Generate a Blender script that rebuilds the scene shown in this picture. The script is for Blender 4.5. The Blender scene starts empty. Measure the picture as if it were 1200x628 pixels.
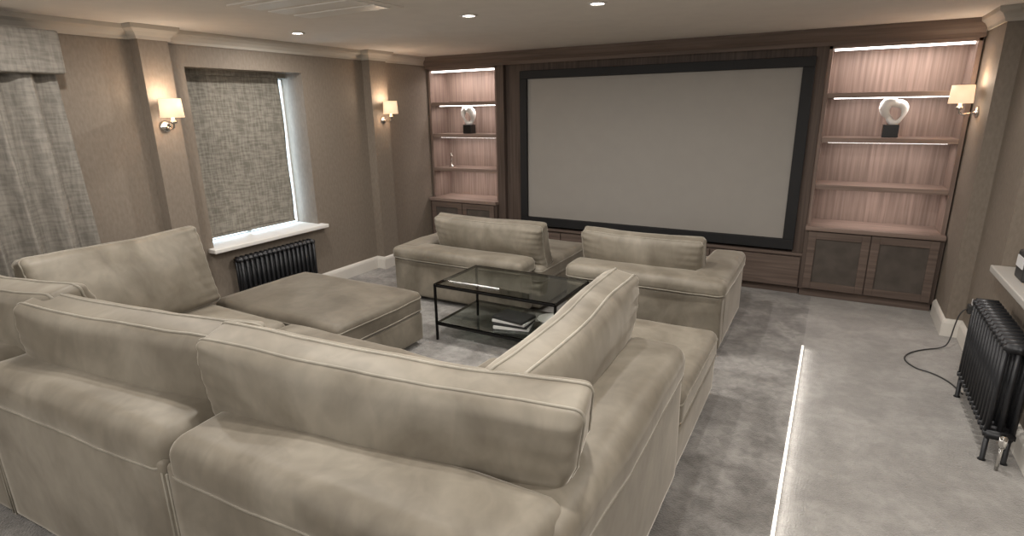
import bpy, bmesh, math, random
from mathutils import Vector, Matrix, noise
random.seed(3)
C=bpy.context.scene.collection
# ------------------------------------------------------------------ materials
def newmat(name):
    m=bpy.data.materials.new(name);m.use_nodes=True
    nt=m.node_tree;b=nt.nodes['Principled BSDF'];return m,nt,b
def noise_color(nt,b,c1,c2,scale=(5,5,5),detail=4,lo=.35,hi=.65,tex='n',dist=0):
    tc=nt.nodes.new('ShaderNodeTexCoord');mp=nt.nodes.new('ShaderNodeMapping');mp.inputs['Scale'].default_value=scale
    nt.links.new(tc.outputs['Object'],mp.inputs['Vector'])
    n=nt.nodes.new('ShaderNodeTexNoise');n.inputs['Scale'].default_value=1;n.inputs['Detail'].default_value=detail
    n.inputs['Distortion'].default_value=dist
    nt.links.new(mp.outputs[0],n.inputs['Vector'])
    r=nt.nodes.new('ShaderNodeValToRGB');r.color_ramp.elements[0].position=lo;r.color_ramp.elements[1].position=hi
    r.color_ramp.elements[0].color=(*c1,1);r.color_ramp.elements[1].color=(*c2,1)
    nt.links.new(n.outputs['Fac'],r.inputs[0])
    if b is not None: nt.links.new(r.outputs[0],b.inputs['Base Color'])
    return tc,n,r
def add_bump(nt,b,scale,strength,dist=.01,detail=3):
    tc=nt.nodes.new('ShaderNodeTexCoord');mp=nt.nodes.new('ShaderNodeMapping');mp.inputs['Scale'].default_value=scale
    nt.links.new(tc.outputs['Object'],mp.inputs['Vector'])
    n=nt.nodes.new('ShaderNodeTexNoise');n.inputs['Scale'].default_value=1;n.inputs['Detail'].default_value=detail
    nt.links.new(mp.outputs[0],n.inputs['Vector'])
    bp=nt.nodes.new('ShaderNodeBump');bp.inputs['Strength'].default_value=strength;bp.inputs['Distance'].default_value=dist
    nt.links.new(n.outputs['Fac'],bp.inputs['Height']);nt.links.new(bp.outputs[0],b.inputs['Normal'])
def mix(nt,a,c,fac,mode='MIX'):
    m=nt.nodes.new('ShaderNodeMix');m.data_type='RGBA';m.blend_type=mode
    if hasattr(fac,'links'): nt.links.new(fac,m.inputs[0])
    else: m.inputs[0].default_value=fac
    for s,i in ((a,6),(c,7)):
        if hasattr(s,'links'): nt.links.new(s,m.inputs[i])
        else: m.inputs[i].default_value=(*s,1)
    return m.outputs[2]
def simple(name,col,rough=.5,metal=0,var=.0,bump=0,bs=60):
    m,nt,b=newmat(name);b.inputs['Roughness'].default_value=rough;b.inputs['Metallic'].default_value=metal
    c2=tuple(min(1,x*(1+var)) for x in col);c1=tuple(x*(1-var) for x in col)
    noise_color(nt,b,c1,c2,(8,8,8))
    if bump: add_bump(nt,b,(bs,)*3,bump)
    return m
def emis(name,col,s):
    m,nt,b=newmat(name);b.inputs['Base Color'].default_value=(*col,1);b.inputs['Emission Color'].default_value=(*col,1);b.inputs['Emission Strength'].default_value=s
    return m
def velvet(name,c1,c2):
    m,nt,b=newmat(name)
    _,n1,r1=noise_color(nt,None,c1,c2,(2.8,2.8,2.8),4,.38,.62,dist=.8)
    _,n2,r2=noise_color(nt,None,(.90,.90,.90),(1.06,1.06,1.06),(12,12,7),3,.35,.65,dist=1.0)
    o=mix(nt,r1.outputs[0],r2.outputs[0],1.0,'MULTIPLY');nt.links.new(o,b.inputs['Base Color'])
    b.inputs['Roughness'].default_value=.5;b.inputs['Sheen Weight'].default_value=.75;b.inputs['Sheen Roughness'].default_value=.3
    b.inputs['Specular IOR Level'].default_value=.3
    b.inputs['Sheen Tint'].default_value=(.93,.87,.78,1)
    add_bump(nt,b,(6,6,6),.16,.02,2)
    return m
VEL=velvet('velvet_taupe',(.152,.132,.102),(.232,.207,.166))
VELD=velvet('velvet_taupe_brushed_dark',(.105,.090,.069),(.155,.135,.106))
PIP=velvet('velvet_piping',(.22,.20,.163),(.28,.257,.212))
def wood(name,c1,c2,axis='x'):
    m,nt,b=newmat(name)
    s={'x':(1.6,40,44),'z':(44,40,1.6)}[axis]
    _,n,r=noise_color(nt,None,c1,c2,s,6,.30,.70,dist=.35)
    s2={'x':(.8,7,7),'z':(7,7,.8)}[axis]
    _,n2,r2=noise_color(nt,None,(.92,.91,.90),(1.06,1.05,1.04),s2,3,.35,.65)
    o=mix(nt,r.outputs[0],r2.outputs[0],1.0,'MULTIPLY');nt.links.new(o,b.inputs['Base Color'])
    b.inputs['Roughness'].default_value=.6;b.inputs['Specular IOR Level'].default_value=.3
    return m
WOODX=wood('walnut_panel_h',(.18,.132,.110),(.285,.215,.182),'x')
WOODZ=wood('walnut_panel_v',(.16,.117,.098),(.28,.212,.18),'z')
WOODD=wood('walnut_dark',(.066,.048,.039),(.118,.088,.073),'z')
WOODDX=wood('walnut_dark_h',(.10,.074,.061),(.165,.124,.104),'x')
def wallmat(name,c1,c2):
    m,nt,b=newmat(name);noise_color(nt,b,c1,c2,(60,60,25),3,.3,.7);b.inputs['Roughness'].default_value=.75
    add_bump(nt,b,(180,180,60),.15,.004);return m
WALL=wallmat('wallpaper_taupe',(.178,.146,.115),(.215,.18,.144))
CEIL=simple('ceiling_paint',(.70,.655,.605),.85,0,.02)
TRIM=simple('trim_paint',(.66,.63,.58),.45,0,.02)
CORN=simple('cornice_paint',(.42,.385,.335),.6,0,.02)
SILL=simple('sill_white',(.72,.70,.67),.4,0,.02)
LEDG=simple('ledge_paint',(.44,.42,.39),.45,0,.02)
BLACK=simple('black_frame',(.006,.006,.007),.7,0,.1)
BMET=simple('black_metal',(.015,.014,.014),.35,.6,.1)
RAD=simple('radiator_anthracite',(.018,.019,.022),.4,.2,.1)
CHROME=simple('chrome',(.75,.74,.72),.12,1,.02)
SCREEN=simple('projection_fabric',(.31,.292,.268),.9,0,.015)
CERAM=simple('white_ceramic',(.66,.645,.62),.35,0,.03)
PLINTH=simple('black_plinth',(.01,.01,.01),.3,0,.1)
MESHP=simple('door_fabric_inset',(.088,.074,.063),.9,0,.15,.4,300)
LED=emis('led_strip',(1,.94,.90),7)
LAMPD=emis('downlight_lens',(1,.94,.86),25)
DAY=emis('window_daylight',(.66,.84,1.0),6)
FSTRIP=emis('added_line_glow',(1,.96,.88),.9)  # emission for the added bright line on the carpet
SHADE=emis('lamp_shade_fabric',(1,.74,.49),.75)
WHT=simple('book_white',(.7,.7,.68),.6,0,.05)
BKD=simple('book_black',(.03,.03,.03),.5,0,.1)
WPL=simple('white_plastic',(.7,.7,.7),.4,0,.02)
def glass():
    m,nt,b=newmat('smoked_glass');b.inputs['Base Color'].default_value=(.55,.6,.57,1)
    b.inputs['Roughness'].default_value=.02;b.inputs['Transmission Weight'].default_value=1;b.inputs['IOR'].default_value=1.4
    return m
GLASS=glass()
def fabric(name,c1,c2):
    m,nt,b=newmat(name)
    _,_,a=noise_color(nt,None,c1,c2,(9,9,60),4,.42,.58)
    _,_,d=noise_color(nt,None,c1,c2,(60,60,9),4,.42,.58)
    o=mix(nt,a.outputs[0],d.outputs[0],.5);nt.links.new(o,b.inputs['Base Color'])
    b.inputs['Roughness'].default_value=.9;add_bump(nt,b,(250,250,250),.2,.003);return m
BLIND=fabric('blind_woven',(.15,.138,.115),(.28,.26,.222))
CURT=fabric('curtain_woven',(.155,.142,.123),(.245,.225,.195))
def carpet():
    m,nt,b=newmat('carpet_plush')
    _,n1,r1=noise_color(nt,None,(.175,.163,.150),(.285,.27,.252),(3.6,3.6,3.6),9,.41,.59,dist=.6)
    _,n2,r2=noise_color(nt,None,(.78,.78,.78),(1.15,1.15,1.15),(19,19,19),8,.36,.64,dist=.6)
    o=mix(nt,r1.outputs[0],r2.outputs[0],1.0,'MULTIPLY')
    nt.links.new(o,b.inputs['Base Color'])
    b.inputs['Roughness'].default_value=.95;b.inputs['Sheen Weight'].default_value=.3
    add_bump(nt,b,(110,110,110),.9,.012,5)
    return m,nt,b,o
CARP=carpet()[0]
m2,nt,b,o=carpet();m2.name='carpet_plush_painted_light'
o2=mix(nt,o,(.37,.35,.325),.4);nt.links.new(o2,b.inputs['Base Color'])  # lighter tone paints a spill of light into the carpet colour
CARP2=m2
# ------------------------------------------------------------------ helpers
def mkobj(name,verts,faces,mat,smooth=False):
    me=bpy.data.meshes.new(name);me.from_pydata([tuple(v) for v in verts],[],faces);me.update()
    ob=bpy.data.objects.new(name,me);C.objects.link(ob);me.materials.append(mat)
    if smooth:
        for p in me.polygons:p.use_smooth=True
    return ob
def from_bm(name,bm,mat,smooth=False):
    me=bpy.data.meshes.new(name);bm.to_mesh(me);bm.free();ob=bpy.data.objects.new(name,me);C.objects.link(ob);me.materials.append(mat)
    if smooth:
        for p in me.polygons:p.use_smooth=True
    return ob
def box(name,x0,x1,y0,y1,z0,z1,mat,bev=0):
    bm=bmesh.new();bmesh.ops.create_cube(bm,size=1)
    for v in bm.verts:
        v.co=Vector(((x0+x1)/2+v.co.x*(x1-x0),(y0+y1)/2+v.co.y*(y1-y0),(z0+z1)/2+v.co.z*(z1-z0)))
    if bev: bmesh.ops.bevel(bm,geom=list(bm.edges),offset=bev,segments=2,affect='EDGES',profile=.5)
    return from_bm(name,bm,mat)
def group(name,loc,parts):
    e=bpy.data.objects.new(name,None);C.objects.link(e);e.location=loc;e.empty_display_size=.1
    inv=Matrix.Translation(Vector(loc)).inverted()
    for p in parts:
        p.parent=e;p.matrix_parent_inverse=inv
    return e
def join_meshes(name,obs,mat=None):
    bm=bmesh.new();mats=[]
    for o in obs:
        me=o.data.copy();me.transform(o.matrix_basis)
        k=len(mats);mats.append(o.data.materials[0])
        n0=len(bm.faces);bm.from_mesh(me);bm.faces.ensure_lookup_table()
        for f in bm.faces[n0:]: f.material_index=k
    me=bpy.data.meshes.new(name);bm.to_mesh(me);bm.free()
    for m in mats: me.materials.append(m)
    ob=bpy.data.objects.new(name,me);C.objects.link(ob)
    for o in obs: bpy.data.objects.remove(o)
    return ob
def tube(name,path,r,mat,closed=False,n=8,radii=None):
    P=[Vector(p) for p in path];N=len(P);vs=[];fs=[]
    prev=None
    for i,p in enumerate(P):
        if closed: t=(P[(i+1)%N]-P[i-1])
        else: t=P[min(i+1,N-1)]-P[max(i-1,0)]
        t.normalize()
        if prev is None:
            a=Vector((0,0,1)) if abs(t.z)<.9 else Vector((1,0,0));u=t.cross(a).normalized()
        else:
            u=(prev-t*prev.dot(t)).normalized()
        prev=u;w=t.cross(u)
        rr=radii[i] if radii else r
        for k in range(n):
            a=2*math.pi*k/n;vs.append(p+(u*math.cos(a)+w*math.sin(a))*rr)
    M=N if closed else N-1
    for i in range(M):
        for k in range(n):
            fs.append((i*n+k,i*n+(k+1)%n,((i+1)%N)*n+(k+1)%n,((i+1)%N)*n+k))
    if not closed:
        fs.append(tuple(range(n))[::-1]);fs.append(tuple((N-1)*n+k for k in range(n)))
    return mkobj(name,vs,fs,mat,True)
def lathe(name,prof,loc,mat,n=24,cap=True):
    vs=[];fs=[]
    for r,z in prof:
        for k in range(n):
            a=2*math.pi*k/n;vs.append((loc[0]+r*math.cos(a),loc[1]+r*math.sin(a),loc[2]+z))
    for i in range(len(prof)-1):
        for k in range(n): fs.append((i*n+k,i*n+(k+1)%n,(i+1)*n+(k+1)%n,(i+1)*n+k))
    if cap:
        fs.append(tuple(range(n))[::-1]);fs.append(tuple((len(prof)-1)*n+k for k in range(n)))
    return mkobj(name,vs,fs,mat,True)
def remap(c,L,r):
    k=.72;a=abs(c);s=1 if c>=0 else -1
    if a<k: return s*(L/2-r)*a/k
    return s*((L/2-r)+r*(a-k)/(1-k))
def softbox(name,size,M,r=.04,bulge=(0,0,0),wr=.004,mat=VEL,pipes=(),n=18,warp=None,seed=0,wf=5.0,pr=.0045):
    """rounded, slightly puffed upholstered block. bulge per axis; pipes: list of (axis,coord) outline loops"""
    bm=bmesh.new();bmesh.ops.create_cube(bm,size=2)
    bmesh.ops.subdivide_edges(bm,edges=list(bm.edges),cuts=n,use_grid_fill=True)
    L=size;sd=Vector((seed*7.3,seed*3.1,seed*1.7))
    def dfm(p):
        q=Vector([max(-(L[i]/2-r),min(L[i]/2-r,p[i])) for i in range(3)])
        d=p-q
        if d.length>1e-6: p=q+d.normalized()*r
        else: p=q
        o=Vector(p)
        for i in range(3):
            if bulge[i]:
                j,k=(i+1)%3,(i+2)%3
                fj=max(0,1-(2*p[j]/L[j])**2);fk=max(0,1-(2*p[k]/L[k])**2)
                o[i]+=(2*p[i]/L[i])*bulge[i]*(fj**.6)*(fk**.6)
        if warp: o=warp(o,L)
        w=M@o
        if wr:
            nv=noise.noise_vector(w*wf+sd)+.35*noise.noise_vector(w*wf*2.3+sd)
            w=w+nv*wr
        return w
    for v in bm.verts:
        v.co=dfm(Vector([remap(v.co[i],L[i],r) for i in range(3)]))
    ob=from_bm(name,bm,mat,True);obs=[ob]
    for ax,cv in pipes:
        a,b_=[i for i in range(3) if i!=ax]
        pts=[];K=40
        sq=[(-1+2*t/K,-1) for t in range(K)]+[(1,-1+2*t/K) for t in range(K)]+[(1-2*t/K,1) for t in range(K)]+[(-1,1-2*t/K) for t in range(K)]
        for u,v in sq:
            p=[0,0,0];p[ax]=cv*(L[ax]/2);p[a]=remap(u,L[a],r);p[b_]=remap(v,L[b_],r)
            q=Vector(p)
            q[a]*=1+.004;q[b_]*=1+.004
            pts.append(dfm(q))
        obs.append(tube(name+'_piping',pts,pr,PIP,True,6))
    return obs
def TM(loc,rz=0,lean=0,ry=0):
    return Matrix.Translation(Vector(loc))@Matrix.Rotation(math.radians(rz),4,'Z')@Matrix.Rotation(math.radians(lean),4,'X')@Matrix.Rotation(math.radians(ry),4,'Y')
def cushion(name,w,t,h,loc,rz,lean,seed=0,pinch=.05,ry=0,bulge=.05,sag=0,pr=.0055,taper=0,wr=.008):
    def wp(o,L):
        x=2*o.x/L[0];z=2*o.z/L[2];y=2*o.y/L[1]
        o=Vector(o)
        o.z-= (pinch*L[2]*(1-x*x))*max(0,z)
        o.x*=1-.03*(1-z*z)
        if x>0: o.x*=1-taper*max(0,-z+.3)
        o.y*=1-.32*max(0,z)**2
        e=abs(x)**3*(.3+.7*abs(z))
        o.y+=.009*e*math.sin(9*z*3+5*x+seed)*(.5+.5*noise.noise(Vector((x*3,z*3,seed))))
        o.z-=sag*x*.5
        return o
    return softbox(name,(w,t,h),TM(loc,rz,lean,ry),r=.034,bulge=(.008,bulge,.012),wr=wr,pipes=[(1,-.62),(1,.62)],warp=wp,seed=seed,wf=3.4,n=34,pr=pr)
def sweep(name,path,prof,mat,side=1):
    P=[Vector((a,b_)) for a,b_ in path];N=len(P);vs=[];fs=[];k=len(prof)
    for i in range(N):
        d1=(P[i]-P[i-1]).normalized() if i>0 else None
        d2=(P[i+1]-P[i]).normalized() if i<N-1 else None
        n1=Vector((d1.y,-d1.x))*side if d1 else None;n2=Vector((d2.y,-d2.x))*side if d2 else None
        if n1 is None: mv=n2
        elif n2 is None: mv=n1
        else:
            mv=(n1+n2).normalized();mv=mv/max(.3,mv.dot(n1))
        for o,z in prof:
            q=P[i]+mv*o;vs.append((q.x,q.y,z))
    for i in range(N-1):
        for j in range(k):
            fs.append((i*k+j,i*k+(j+1)%k,(i+1)*k+(j+1)%k,(i+1)*k+j))
    fs.append(tuple(range(k)));fs.append(tuple((N-1)*k+j for j in range(k))[::-1])
    return mkobj(name,vs,fs,mat)
def area(name,loc,rot,sx,sy,e,col=(1,.9,.8),shape='RECTANGLE',spread=None):
    l=bpy.data.lights.new(name,'AREA');l.shape=shape;l.size=sx;l.size_y=sy;l.energy=e;l.color=col
    if spread: l.spread=math.radians(spread)
    o=bpy.data.objects.new(name,l);C.objects.link(o);o.location=loc;o.rotation_euler=rot;return o
# ------------------------------------------------------------------ room
XL,XR,YF,YB,ZC=-4.2,.95,5.85,-1.8,2.22
fl=box('floor',XL-.4,-.03,YB-.1,YF+.1,-.1,0,CARP)
fl2=box('carpet_painted_light_floor',-.03,XR+.5,YB-.1,YF+.1,-.1,0,CARP2)  # right side of the carpet, with the light spill painted in
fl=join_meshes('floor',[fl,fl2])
box('added_floor_glow_line',-.038,-.024,-1.2,4.2,-.004,.004,FSTRIP)  # glowing bar added to draw the bright edge of light, no real fitting
area('added_floor_line_fill',(-.018,1.5,.022),(0,math.radians(-75),0),.012,5.3,2.2,(1,.96,.9))  # lamp added to brighten the carpet beside the glowing bar
box('ceiling',XL-.5,XR+.6,YB-.1,YF+.1,ZC,ZC+.1,CEIL)
# left wall with window recess
Ry0,Ry1,Rz0,Rz1=2.60,3.66,.60,1.98
w=[box('w',XL-.12,XL,YB,Ry0,0,ZC,WALL),box('w',XL-.12,XL,Ry1,YF,0,ZC,WALL),
   box('w',XL-.12,XL,Ry0,Ry1,0,Rz0,WALL),box('w',XL-.12,XL,Ry0,Ry1,Rz1,ZC,WALL),
   box('w',XL-.34,XL-.12,Ry0-.1,Ry0,Rz0-.1,Rz1+.1,WALL),box('w',XL-.34,XL-.12,Ry1,Ry1+.1,Rz0-.1,Rz1+.1,WALL),
   box('w',XL-.34,XL-.12,Ry0,Ry1,Rz1,Rz1+.1,WALL),box('w',XL-.34,XL-.12,Ry0,Ry1,Rz0-.1,Rz0,WALL),
   box('p',XL,XL+.1,2.25,2.45,0,ZC,WALL),box('p',XL,XL+.1,4.42,4.66,0,ZC,WALL)]
join_meshes('wall_left',w)
# window
yw=XL-.32
w=[box('pane',yw-.02,yw,Ry0,Ry1,Rz0,Rz1,DAY)]
fr=[box('f',yw,yw+.05,Ry0,Ry0+.03,Rz0,Rz1,SILL),box('f',yw,yw+.05,Ry1-.012,Ry1,Rz0,Rz1,SILL),box('f',yw,yw+.05,Ry0,Ry1,Rz0,Rz0+.03,SILL),
    box('f',yw,yw+.05,Ry0,Ry1,Rz1-.05,Rz1,SILL),box('f',yw,yw+.04,(Ry0+Ry1)/2-.02,(Ry0+Ry1)/2+.02,Rz0,Rz1,SILL)]
group('window_1',(yw,3.1,Rz0),w+fr)
box('trim_1',XL-.3,XL+.09,Ry0-.05,Ry1+.05,Rz0-.012,Rz0+.022,SILL,.006)
# roman blind
vs=[];fs=[];ny,nz=40,60
by1=Ry1-.075;bz0=Rz0+.06
for i in range(ny+1):
    for j in range(nz+1):
        y=Ry0+.012+(by1-Ry0-.012)*i/ny;z=bz0+(Rz1-bz0-.005)*j/nz
        x=XL-.225+.008*math.sin(y*5+z*1.5)+.006*math.sin(z*9)
        vs.append((x,y,z))
for i in range(ny):
    for j in range(nz):
        a=i*(nz+1)+j;fs.append((a,a+nz+1,a+nz+2,a+1))
bl=mkobj('blind_cloth',vs,fs,BLIND,True);md=bl.modifiers.new('s','SOLIDIFY');md.thickness=.004
br=box('bottom_bar',XL-.24,XL-.215,Ry0+.012,by1,bz0-.01,bz0+.01,BLIND)
hr=box('head_rail',XL-.25,XL-.2,Ry0+.005,Ry1-.01,Rz1-.04,Rz1,BLIND)
group('roman_blind',(XL-.22,3.1,Rz0+.05),[bl,br,hr])
# right wall: pier, low wall, recess
w=[box('w',.85,XR+.4,4.88,YF,0,ZC,WALL),box('w',XR,XR+.4,4.25,4.88,0,ZC,WALL),
   box('w',XR,XR+.4,YB,4.25,0,.66,WALL),box('w',XR+.3,XR+.4,YB,4.25,.66,ZC,WALL)]
join_meshes('wall_right',w)
box('trim_2',XR-.05,XR+.3,YB,4.25,.66,.70,LEDG,.006)
box('wall_far',XL-.12,XR+.4,YF,YF+.1,0,ZC,WALL)
box('wall_back',XL-.12,XR+.4,YB-.1,YB,0,ZC,WALL)
# cornice and skirting
cp=[(0,ZC-.09),(.015,ZC-.09),(.018,ZC-.07),(.035,ZC-.045),(.058,ZC-.028),(.062,ZC-.001),(0,ZC-.001)]
lp=[(XL,YB),(XL,2.25),(XL+.1,2.25),(XL+.1,2.45),(XL,2.45),(XL,4.42),(XL+.1,4.42),(XL+.1,4.66),(XL,4.66),(XL,5.44)]
sweep('trim_3',lp,cp,CORN,1)
rp=[(XR,4.25),(XR,4.88),(.85,4.88),(.85,5.44)]
sweep('trim_4',rp,cp,CORN,-1)
bp=[(0,0),(.02,0),(.02,.10),(.014,.118),(.008,.125),(0,.13)]
sweep('baseboard_left',lp,bp,TRIM,1)
sweep('baseboard_right',[(XR,YB),(XR,4.88),(.85,4.88),(.85,5.36)],bp,TRIM,-1)
# ceiling ventilation cassette
parts=[box('frame',-3.0,-2.25,2.15,2.75,ZC-.008,ZC+.01,CEIL,.003)]
for i in range(3): parts.append(box('slat_%d'%i,-2.95,-2.3,2.2+i*.18,2.33+i*.18,ZC-.013,ZC-.005,SILL,.002))
group('ceiling_vent',(-2.6,2.45,ZC),parts)
# ------------------------------------------------------------------ media wall
def bookcase(name,x0,x1):
    ps=[]
    yb,yf=5.80,5.46
    cz=.60
    ps.append(box('back_panel',x0,x1,yb,yb+.03,cz,2.10,WOODZ))
    ps.append(box('side_a',x0,x0+.03,yf,yb,cz,2.10,WOODZ,.002));ps.append(box('side_b',x1-.03,x1,yf,yb,cz,2.10,WOODZ,.002))
    ps.append(box('top',x0,x1,yf,yb,2.07,2.10,WOODX))
    for i,z in enumerate((1.73,1.375,.985)):
        ps.append(box('shelf_%d'%i,x0+.03,x1-.03,yf+.01,yb,z-.04,z,WOODX,.002))
        if i<2: ps.append(box('led_%d'%i,x0+.08,x1-.08,yf+.10,yf+.112,z-.046,z-.04,LED))
    ps.append(box('led_top',x0+.04,x1-.04,yf+.03,yf+.055,2.055,2.07,LED))
    ps.append(box('countertop',x0,x1,5.37,yb,cz,cz+.035,WOODX,.003))
    ps.append(box('carcass',x0,x1,5.40,yb,.07,cz,WOODD))
    ps.append(box('plinth',x0+.01,x1-.01,5.43,yb,0,.07,WOODDX))
    xm=(x0+x1)/2
    for a,b_ in ((x0+.03,xm-.004),(xm+.004,x1-.03)):
        y0,y1=5.378,5.40;f=.06
        ps+= [box('door_stile',a,a+f,y0,y1,.085,cz-.01,WOODDX,.002),box('door_stile',b_-f,b_,y0,y1,.085,cz-.01,WOODDX,.002),
              box('door_rail',a+f,b_-f,y0,y1,.085,.085+f,WOODDX,.002),box('door_rail',a+f,b_-f,y0,y1,cz-.01-f,cz-.01,WOODDX,.002),
              box('door_inset',a+f,b_-f,y0+.012,y1,.085+f,cz-.01-f,MESHP)]
    group(name,((x0+x1)/2,5.6,0),ps)
    for z,e in ((2.048,4.8),(1.68,2.7),(1.325,2.0),(.935,2.0)):
        a=area('shelf_light',(xm,yf+.13,z),(math.radians(12),0,0),x1-x0-.25,.02,e,(1,.88,.83))
bookcase('bookcase',-4.19,-3.26)
bookcase('bookcase',-.14,.84)
ps=[box('panel_surround',-3.26,-.14,5.50,5.56,.38,2.10,WOODD),
    box('stile_a',-3.26,-3.17,5.44,5.50,.38,2.10,WOODD,.003),box('stile_b',-.23,-.14,5.44,5.50,.38,2.10,WOODD,.003),
    box('base_cabinet',-3.26,-.14,5.42,5.80,.06,.36,WOODD),box('base_top',-3.26,-.14,5.40,5.80,.36,.385,WOODDX,.003),
    box('base_plinth',-3.26,-.14,5.45,5.80,0,.06,WOODDX)]
for i in range(4):
    a=-3.24+i*.775;ps.append(box('drawer_%d'%i,a,a+.765,5.402,5.42,.075,.345,WOODDX,.003))
hp=[box('header_board',-4.19,.84,5.43,5.80,2.10,2.16,WOODD)]
hs=sweep('header_moulding',[(-4.19,5.43),(.84,5.43)],[(0,2.09),(.015,2.09),(.02,2.12),(.045,2.15),(.06,2.19),(.065,2.219),(0,2.219)],WOODDX,1)
group('media_wall_panelling',(-1.7,5.6,0),ps+hp+[hs])
sc=[box('screen_fabric',-2.89,-.29,5.43,5.44,.49,1.95,SCREEN),
    box('frame_top',-2.95,-.22,5.395,5.50,1.94,2.02,BLACK,.004),box('frame_bottom',-2.95,-.22,5.395,5.50,.41,.50,BLACK,.004),
    box('frame_left',-2.95,-2.87,5.395,5.50,.50,1.94,BLACK,.004),box('frame_right',-.31,-.22,5.395,5.50,.50,1.94,BLACK,.004)]
group('projector_screen',(-1.6,5.45,.41),sc)
# ------------------------------------------------------------------ ornaments
def sculpture(x,y,z,s,seed,flip=1):
    pl=box('plinth',x-.055*s,x+.055*s,y-.05*s,y+.05*s,z,z+.10*s,PLINTH,.003)
    pts=[];rad=[];N=48
    for i in range(N):
        a=2*math.pi*i/N
        r=.072*(1+.14*math.cos(2*a+.9*flip)+.12*math.sin(3*a))
        pts.append((x+s*flip*(r*math.cos(a)*.85+.01),y+s*.012*math.sin(2*a),z+s*(.200+r*math.sin(a)*1.15)))
        rad.append(s*(.028+.010*math.cos(a-2.2)+.005*math.sin(3*a)))
    t=tube('ring_form',pts,.03,CERAM,True,16,rad)
    st=lathe('stem',[(.012*s,0),(.012*s,.045*s)],(x,y,z+.095*s),CERAM,12)
    group('abstract_sculpture',(x,y,z),[pl,t,st])
sculpture(.37,5.60,1.376,1.0,1,1)
sculpture(-3.73,5.60,1.376,1.0,2,-1)
cx,cy,cz=-4.0,5.6,.986
group('candlestick',(cx,cy,cz),[lathe('body',[(.035,0),(.035,.008),(.008,.018),(.006,.07),(.014,.08),(.006,.09),(.006,.12),(.020,.13),(.020,.14)],(cx,cy,cz),CHROME,20),
   lathe('wick_cup',[(.015,0),(.017,.015),(.013,.02)],(cx,cy,cz+.14),CHROME,16)])
# ------------------------------------------------------------------ wall sconces
def sconce(wx,wy,z,d):
    ps=[]
    a=lathe('backplate',[(.0,0),(.04,0),(.04,.012),(.028,.02),(0,.022)],(0,0,0),CHROME,24,False)
    a.data.transform(Matrix.Translation((wx,wy,z-.075))@Matrix.Rotation(math.radians(90*d),4,'Y'))
    ps.append(a)
    path=[(wx+d*t,wy,z-.075+h) for t,h in ((.015,0),(.05,-.012),(.085,-.018),(.105,-.005),(.11,.02),(.11,.06))]
    ps.append(tube('arm',path,.008,CHROME,False,10))
    ps.append(lathe('cup',[(.008,0),(.022,.005),(.024,.02),(.012,.03),(.012,.06)],(wx+d*.11,wy,z-.06),CHROME,20))
    ps.append(lathe('shade',[(.074,-.015),(.068,.11)],(wx+d*.11,wy,z),SHADE,32,False))
    md=ps[-1].modifiers.new('s','SOLIDIFY');md.thickness=.002
    group('wall_sconce',(wx,wy,z-.075),ps)
    for dz,e in ((.13,3.4),(-.05,2.8)):
        l=bpy.data.lights.new('sconce_bulb','POINT');l.energy=e;l.color=(1,.79,.60);l.shadow_soft_size=.03
        o=bpy.data.objects.new('sconce_bulb',l);C.objects.link(o);o.location=(wx+d*.11,wy,z+dz)
sconce(XL+.1,2.33,1.64,1);sconce(XL+.1,4.56,1.63,1);sconce(.85,5.22,1.65,-1)
# ------------------------------------------------------------------ radiators
def radiator(name,x0,x1,y0,y1,z0,z1,n,cols=3):
    ps=[];p=(y1-y0)/n
    obs=[]
    for i in range(n):
        y=y0+p*(i+.5)
        for j in range(cols):
            x=x0+.014+(x1-x0-.028)*j/(cols-1)
            obs.append(tube('c',[(x,y,z0+.02),(x,y,z1-.02)],.0125,RAD,False,8))
        for z in (z0+.022,z1-.022):
            bm=bmesh.new();bmesh.ops.create_cube(bm,size=1)
            for v in bm.verts: v.co=Vector(((x0+x1)/2+v.co.x*(x1-x0),y+v.co.y*p*.88,z+v.co.z*.044))
            bmesh.ops.bevel(bm,geom=list(bm.edges),offset=.011,segments=3,affect='EDGES')
            obs.append(from_bm('h',bm,RAD,True))
    for z in (z0+.022,z1-.022):
        obs.append(tube('r',[((x0+x1)/2,y0,z),((x0+x1)/2,y1,z)],.014,RAD,False,10))
    body=join_meshes('columns',obs)
    for y in (y0+p*.5,y1-p*.5):
        for x in (x0+.02,x1-.02):
            ps.append(tube('foot',[(x,y,z0+.02),(x,y,.01),(x,y,0)],.012,RAD,False,10,[.011,.011,.018]))
    ps.append(tube('valve_pipe',[((x0+x1)/2,y0-.05,0),((x0+x1)/2,y0-.05,z0+.02),((x0+x1)/2,y0,z0+.022)],.008,CHROME,False,10))
    ps.append(lathe('valve',[(.014,0),(.016,.02),(.016,.05),(.01,.06)],((x0+x1)/2,y0-.05,z0),CHROME,16))
    group(name,((x0+x1)/2,(y0+y1)/2,0),[body]+ps)
radiator('column_radiator',XL+.03,XL+.13,2.72,3.50,.08,.52,17)
radiator('column_radiator',.77,.89,3.10,3.84,.12,.60,14)
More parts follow.
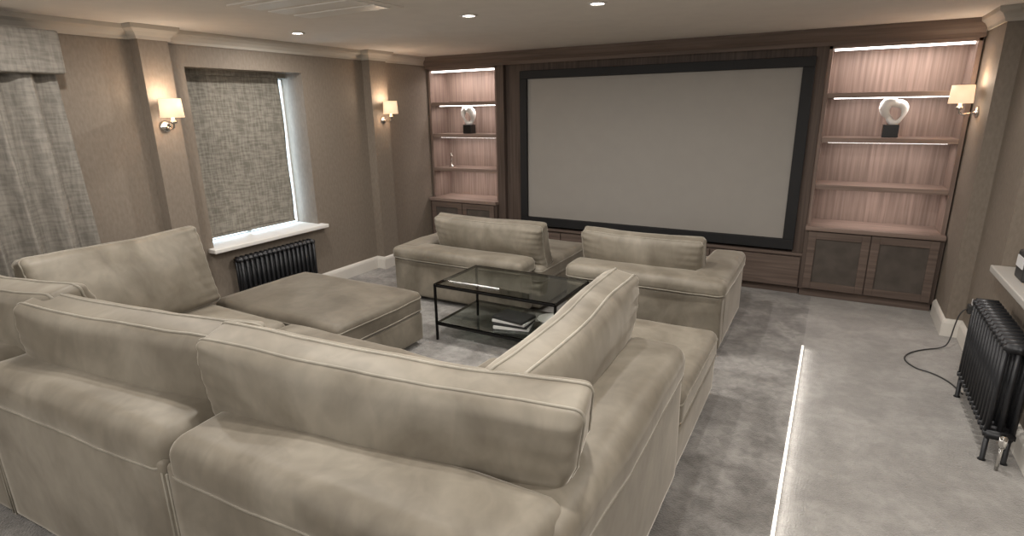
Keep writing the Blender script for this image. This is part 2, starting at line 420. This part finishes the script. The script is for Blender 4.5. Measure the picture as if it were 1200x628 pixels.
# cable
cab=[(.925,4.62,.30),(.88,4.6,.29),(.86,4.6,.2),(.85,4.6,.06),(.82,4.58,.008),(.70,4.5,.006),(.6,4.38,.006),(.56,4.25,.006),(.62,4.12,.006),(.7,4.1,.006),(.78,4.0,.006),(.82,3.85,.006)]
def smooth(pts,k=3):
    P=[Vector(p) for p in pts]
    for _ in range(k):
        Q=[P[0]]
        for i in range(len(P)-1): Q+= [P[i]*.75+P[i+1]*.25,P[i]*.25+P[i+1]*.75]
        Q.append(P[-1]);P=Q
    return P
group('power_cable',(.85,4.6,0),[tube('flex',smooth(cab),.0042,BKD,False,8),box('plug',.91,.93,4.59,4.65,.27,.33,BKD,.005)])
box('wall_socket',.94,.95,4.56,4.70,.25,.35,WPL,.003)
# clock radio on ledge
group('clock_radio',(1.0,3.95,.70),[box('body',.96,1.06,3.86,4.02,.701,.86,BKD,.012),box('face',.955,.96,3.88,4.0,.77,.83,WPL),tube('handle',smooth([(1.01,3.88,.855),(1.01,3.89,.89),(1.01,3.99,.89),(1.01,4.0,.855)]),.006,CHROME)])
# ------------------------------------------------------------------ curtain
vs=[];fs=[];ny,nz=150,24
y0c,y1c=.3,1.73
for i in range(ny+1):
    for j in range(nz+1):
        t=i/ny;u=j/nz;z=.01+1.9*u
        y=y0c+(y1c-y0c)*t+(1-u)*.07*t
        ph=t*2*math.pi*8
        x=XL+.10+.042*math.sin(ph+.5*math.sin(t*9))*(.75+.4*(1-u))+.01*math.sin(ph*2.3+u*2)
        vs.append((x,y+.012*math.cos(ph),z))
for i in range(ny):
    for j in range(nz):
        a=i*(nz+1)+j;fs.append((a,a+nz+1,a+nz+2,a+1))
cu=mkobj('drape',vs,fs,CURT,True);md=cu.modifiers.new('s','SOLIDIFY');md.thickness=.004
pe=softbox('pelmet',(.18,1.73,.24),TM((XL+.10,.90,2.005)),r=.012,bulge=(0,0,0),wr=0,mat=CURT,n=6)
group('curtain',(XL+.1,1.0,0),[cu]+pe)
# ------------------------------------------------------------------ sofas
def base(name,x0,x1,y0,y1,z0,z1,r=.03,bulge=(0,0,0),pipes=(),wr=.003,seed=0,rz=0,n=18,wf=4,mat=VEL):
    return softbox(name,(x1-x0,y1-y0,z1-z0),TM(((x0+x1)/2,(y0+y1)/2,(z0+z1)/2),rz),r=r,bulge=bulge,wr=wr,pipes=pipes,seed=seed,n=n,wf=wf,mat=mat)
def feet(pts):
    return [lathe('foot',[(.02,0),(.028,.035)],(x,y,0),BKD,12) for x,y in pts]
S=[]
ang=3.2;sl=math.tan(math.radians(ang))
def yl(x): return .75+sl*(x+1.66)
def module(x0,x1,seed):
    cx=(x0+x1)/2;L=(x1-x0)/math.cos(math.radians(ang))
    o=[]
    o+=softbox('back_panel',(L-.006,.22,.59),TM((cx,yl(cx)+.118,.335),ang),r=.02,bulge=(0,.006,0),wr=.002,seed=seed)
    o+=softbox('back_pad',(L-.006,.30,.16),TM((cx,yl(cx)+.155,.635),ang),r=.06,bulge=(0,.012,.018),wr=.007,seed=seed+3,pipes=[(2,-.5)],n=24)
    for sx in (-1,1):
        p0=TM((cx,yl(cx),0),ang)@Vector((sx*(L/2-.012),.010,.04));p1=TM((cx,yl(cx),0),ang)@Vector((sx*(L/2-.012),.010,.59))
        o.append(tube('edge_piping',[p0,p0.lerp(p1,.5),p1],.0045,PIP,False,6))
    return o
S+=module(-3.93,-2.82,1)+module(-2.82,-1.67,2)+module(-1.67,-.46,3)
# right arm
S+=base('arm_base',-.67,-.45,1.02,2.25,.04,.56,.02,(.004,0,0),seed=5)
S+=base('arm_pad',-.70,-.44,.98,2.26,.52,.69,.06,(.012,.01,.018),[(2,-.5)],.008,6,n=24)
# left arm
S+=base('arm_base',-3.93,-3.70,.82,2.10,.04,.56,.02,(.004,0,0),seed=7)
S+=base('arm_pad',-3.945,-3.68,.80,2.11,.52,.68,.06,(.01,.01,.015),[(2,-.5)],.008,8,n=22)
# seat decks and cushions
S+=base('seat_deck',-3.70,-1.45,.95,2.08,.04,.25,.02,seed=9)
S+=base('seat_cushion',-3.69,-2.79,.98,2.12,.24,.415,.05,(.008,.012,.02),[(2,.5),(2,-.5)],.007,10)
S+=base('seat_cushion',-2.78,-1.47,.98,2.14,.24,.415,.05,(.008,.012,.02),[(2,.5),(2,-.5)],.007,11)
S+=base('chaise_deck',-1.41,-.46,1.0,3.18,.04,.25,.02,(.004,.004,0),seed=12)
S+=base('chaise_cushion',-1.45,-.66,1.0,2.30,.24,.41,.045,(.008,.008,.02),[(2,.5),(2,-.6)],.006,13,n=24)
S+=base('chaise_cushion_end',-1.41,-.455,2.29,3.19,.24,.405,.045,(.004,.006,.015),[(2,.5),(2,-.6)],.005,14,n=22)
# loose cushions
S+=cushion('back_cushion',1.27,.23,.50,(-1.12,1.17,.70),9.5,12,21,.05,2,taper=.16)
S+=cushion('back_cushion',1.17,.23,.50,(-2.21,1.05,.70),8,12,22,.05,0)
S+=cushion('back_cushion',1.07,.23,.50,(-3.20,.99,.71),6,12,23,.05,-1)
S+=cushion('arm_cushion',1.10,.20,.51,(-.80,1.79,.69),91,14,24,.035,-2)
S+=cushion('arm_cushion',.96,.18,.52,(-3.62,1.67,.67),-90,16,25,.035,0,wr=.006)
S+=feet([(-3.8,.75),(-.55,1.05),(-.55,3.1),(-1.33,3.1),(-3.8,2.0),(-2.0,.9)])
group('sectional_sofa',(-2.2,1.6,0),S)
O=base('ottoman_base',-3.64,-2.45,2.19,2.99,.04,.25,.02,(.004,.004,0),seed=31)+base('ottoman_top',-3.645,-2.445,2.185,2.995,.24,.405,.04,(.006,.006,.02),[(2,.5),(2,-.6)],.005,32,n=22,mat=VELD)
O+=feet([(-3.5,2.3),(-2.55,2.3),(-2.55,2.88),(-3.5,2.88)])
group('ottoman',(-3.04,2.6,0),O)
def loveseat(x0,x1,arm,seat_x0,seat_x1,top,seed,cx0,cx1):
    o=[];y0=3.74
    o+=base('back_panel',x0,x1,y0,y0+.2,.04,top-.1,.02,(0,.004,0),seed=seed)
    o+=base('back_pad',x0-.01,x1+.01,y0-.01,y0+.25,top-.12,top,.045,(.008,.01,.012),[(2,-.55)],.005,seed+1)
    if arm>0: a0,a1=x1-.23,x1
    else: a0,a1=x0,x0+.23
    o+=base('arm_base',a0,a1,y0+.1,4.70,.04,top-.1,.02,(.004,.004,0),seed=seed+2)
    o+=base('arm_pad',a0-.01,a1+.01,y0+.05,4.71,top-.12,top+.004,.045,(.01,.008,.012),[(2,-.55)],.005,seed+3)
    o+=base('seat_deck',seat_x0,seat_x1,y0+.2,4.95,.04,.24,.02,seed=seed+4)
    o+=base('seat_cushion',seat_x0,seat_x1,y0+.22,4.96,.23,.39,.045,(.006,.006,.02),[(2,.5),(2,-.6)],.005,seed+5)
    o+=cushion('back_cushion',cx1-cx0,.17,.40,((cx0+cx1)/2,y0+.33,.55),0,18,seed+6,.04,pr=.0045,wr=.006)
    o+=feet([(x0+.1,y0+.1),(x1-.1,y0+.1),(seat_x0+.1,4.85),(seat_x1-.1,4.85)])
    group('loveseat',((x0+x1)/2,4.3,0),o)
loveseat(-3.36,-2.05,-1,-3.13,-1.98,.47,41,-3.06,-1.98)
loveseat(-1.66,-.53,1,-1.70,-.76,.52,51,-1.64,-.72)
# ------------------------------------------------------------------ coffee table
tx0,tx1,ty0,ty1,tz=-2.42,-1.44,3.09,3.66,.43
t=.016;ps=[]
for x in (tx0,tx1-t):
    for y in (ty0,ty1-t): ps.append(box('leg',x,x+t,y,y+t,0,tz,BMET,.002))
for z in (tz-t,.12):
    ps+=[box('rail',tx0,tx1,ty0,ty0+t,z,z+t,BMET,.002),box('rail',tx0,tx1,ty1-t,ty1,z,z+t,BMET,.002),box('rail',tx0,tx0+t,ty0,ty1,z,z+t,BMET,.002),box('rail',tx1-t,tx1,ty0,ty1,z,z+t,BMET,.002)]
ps.append(box('glass_top',tx0+.002,tx1-.002,ty0+.002,ty1-.002,tz,tz+.008,GLASS,.002))
ps.append(box('lower_shelf',tx0+.01,tx1-.01,ty0+.01,ty1-.01,.136,.144,GLASS,.002))
group('coffee_table',(-1.92,3.37,0),ps)
bk=[];z=.145
for i,(c,h) in enumerate(((WHT,.022),(BKD,.02),(WHT,.018),(BKD,.02))):
    q=box('book_%d'%i,-.13,.13,-.09,.09,0,h,c,.002);q.data.transform(Matrix.Translation((-1.86,3.28,z))@Matrix.Rotation(.25-.12*i,4,'Z'));z+=h;bk.append(q)
group('book_stack',(-1.86,3.28,.147),bk)
group('decorative_bowl',(-1.62,3.35,.145),[lathe('bowl',[(.03,0),(.035,.005),(.08,.04),(.10,.06),(.096,.06),(.075,.042),(.02,.012)],(-1.62,3.40,.145),CERAM,28)])
# ------------------------------------------------------------------ lights
def downlight(x,y,e):
    a=lathe('trim_ring',[(.038,-.001),(.054,-.001),(.054,-.006),(.041,-.008),(.038,-.003)],(x,y,ZC),SILL,24,False)
    b_=lathe('lens',[(.0001,-.003),(.038,-.003)],(x,y,ZC),LAMPD,24,False)
    group('downlight',(x,y,ZC),[a,b_])
    area('downlight_source',(x,y,ZC-.012),(0,0,0),.07,.07,e,(1,.95,.89),'DISK')
for x,y in ((-3.62,3.16),(-2.12,3.22),(-1.28,3.28),(.35,3.3),(-3.3,1.5),(-1.9,1.5),(-.6,1.5),(.4,1.5),(-3.3,-.3),(-1.2,-.3),(.4,0)):
    downlight(x,y,16 if y>1 else 13)
w=bpy.data.worlds.new('w');bpy.context.scene.world=w;w.use_nodes=True;w.node_tree.nodes['Background'].inputs[0].default_value=(.5,.6,.7,1);w.node_tree.nodes['Background'].inputs[1].default_value=.3
# soft fill lamp added behind the camera, stands for no window
area('rear_fill_light',(-1.6,YB+.15,1.5),(math.radians(115),0,0),3.6,1.0,42,(1,.98,.95))
# ------------------------------------------------------------------ camera
y_,pi,r,f=0.51773789,0.27708169,-0.01587263,657.54
F=Vector((-math.sin(y_)*math.cos(pi),math.cos(y_)*math.cos(pi),-math.sin(pi)))
R0=Vector((math.cos(y_),math.sin(y_),0));U0=R0.cross(F)
R=R0*math.cos(r)+U0*math.sin(r);U=-R0*math.sin(r)+U0*math.cos(r)
cd=bpy.data.cameras.new('camera');cd.sensor_width=36;cd.lens=f*36/1200;cd.clip_start=.02
co=bpy.data.objects.new('camera',cd);C.objects.link(co)
co.matrix_world=Matrix(((R.x,U.x,-F.x,0),(R.y,U.y,-F.y,0),(R.z,U.z,-F.z,1.65),(0,0,0,1)))
bpy.context.scene.camera=co
bpy.context.scene.view_settings.view_transform='Standard'
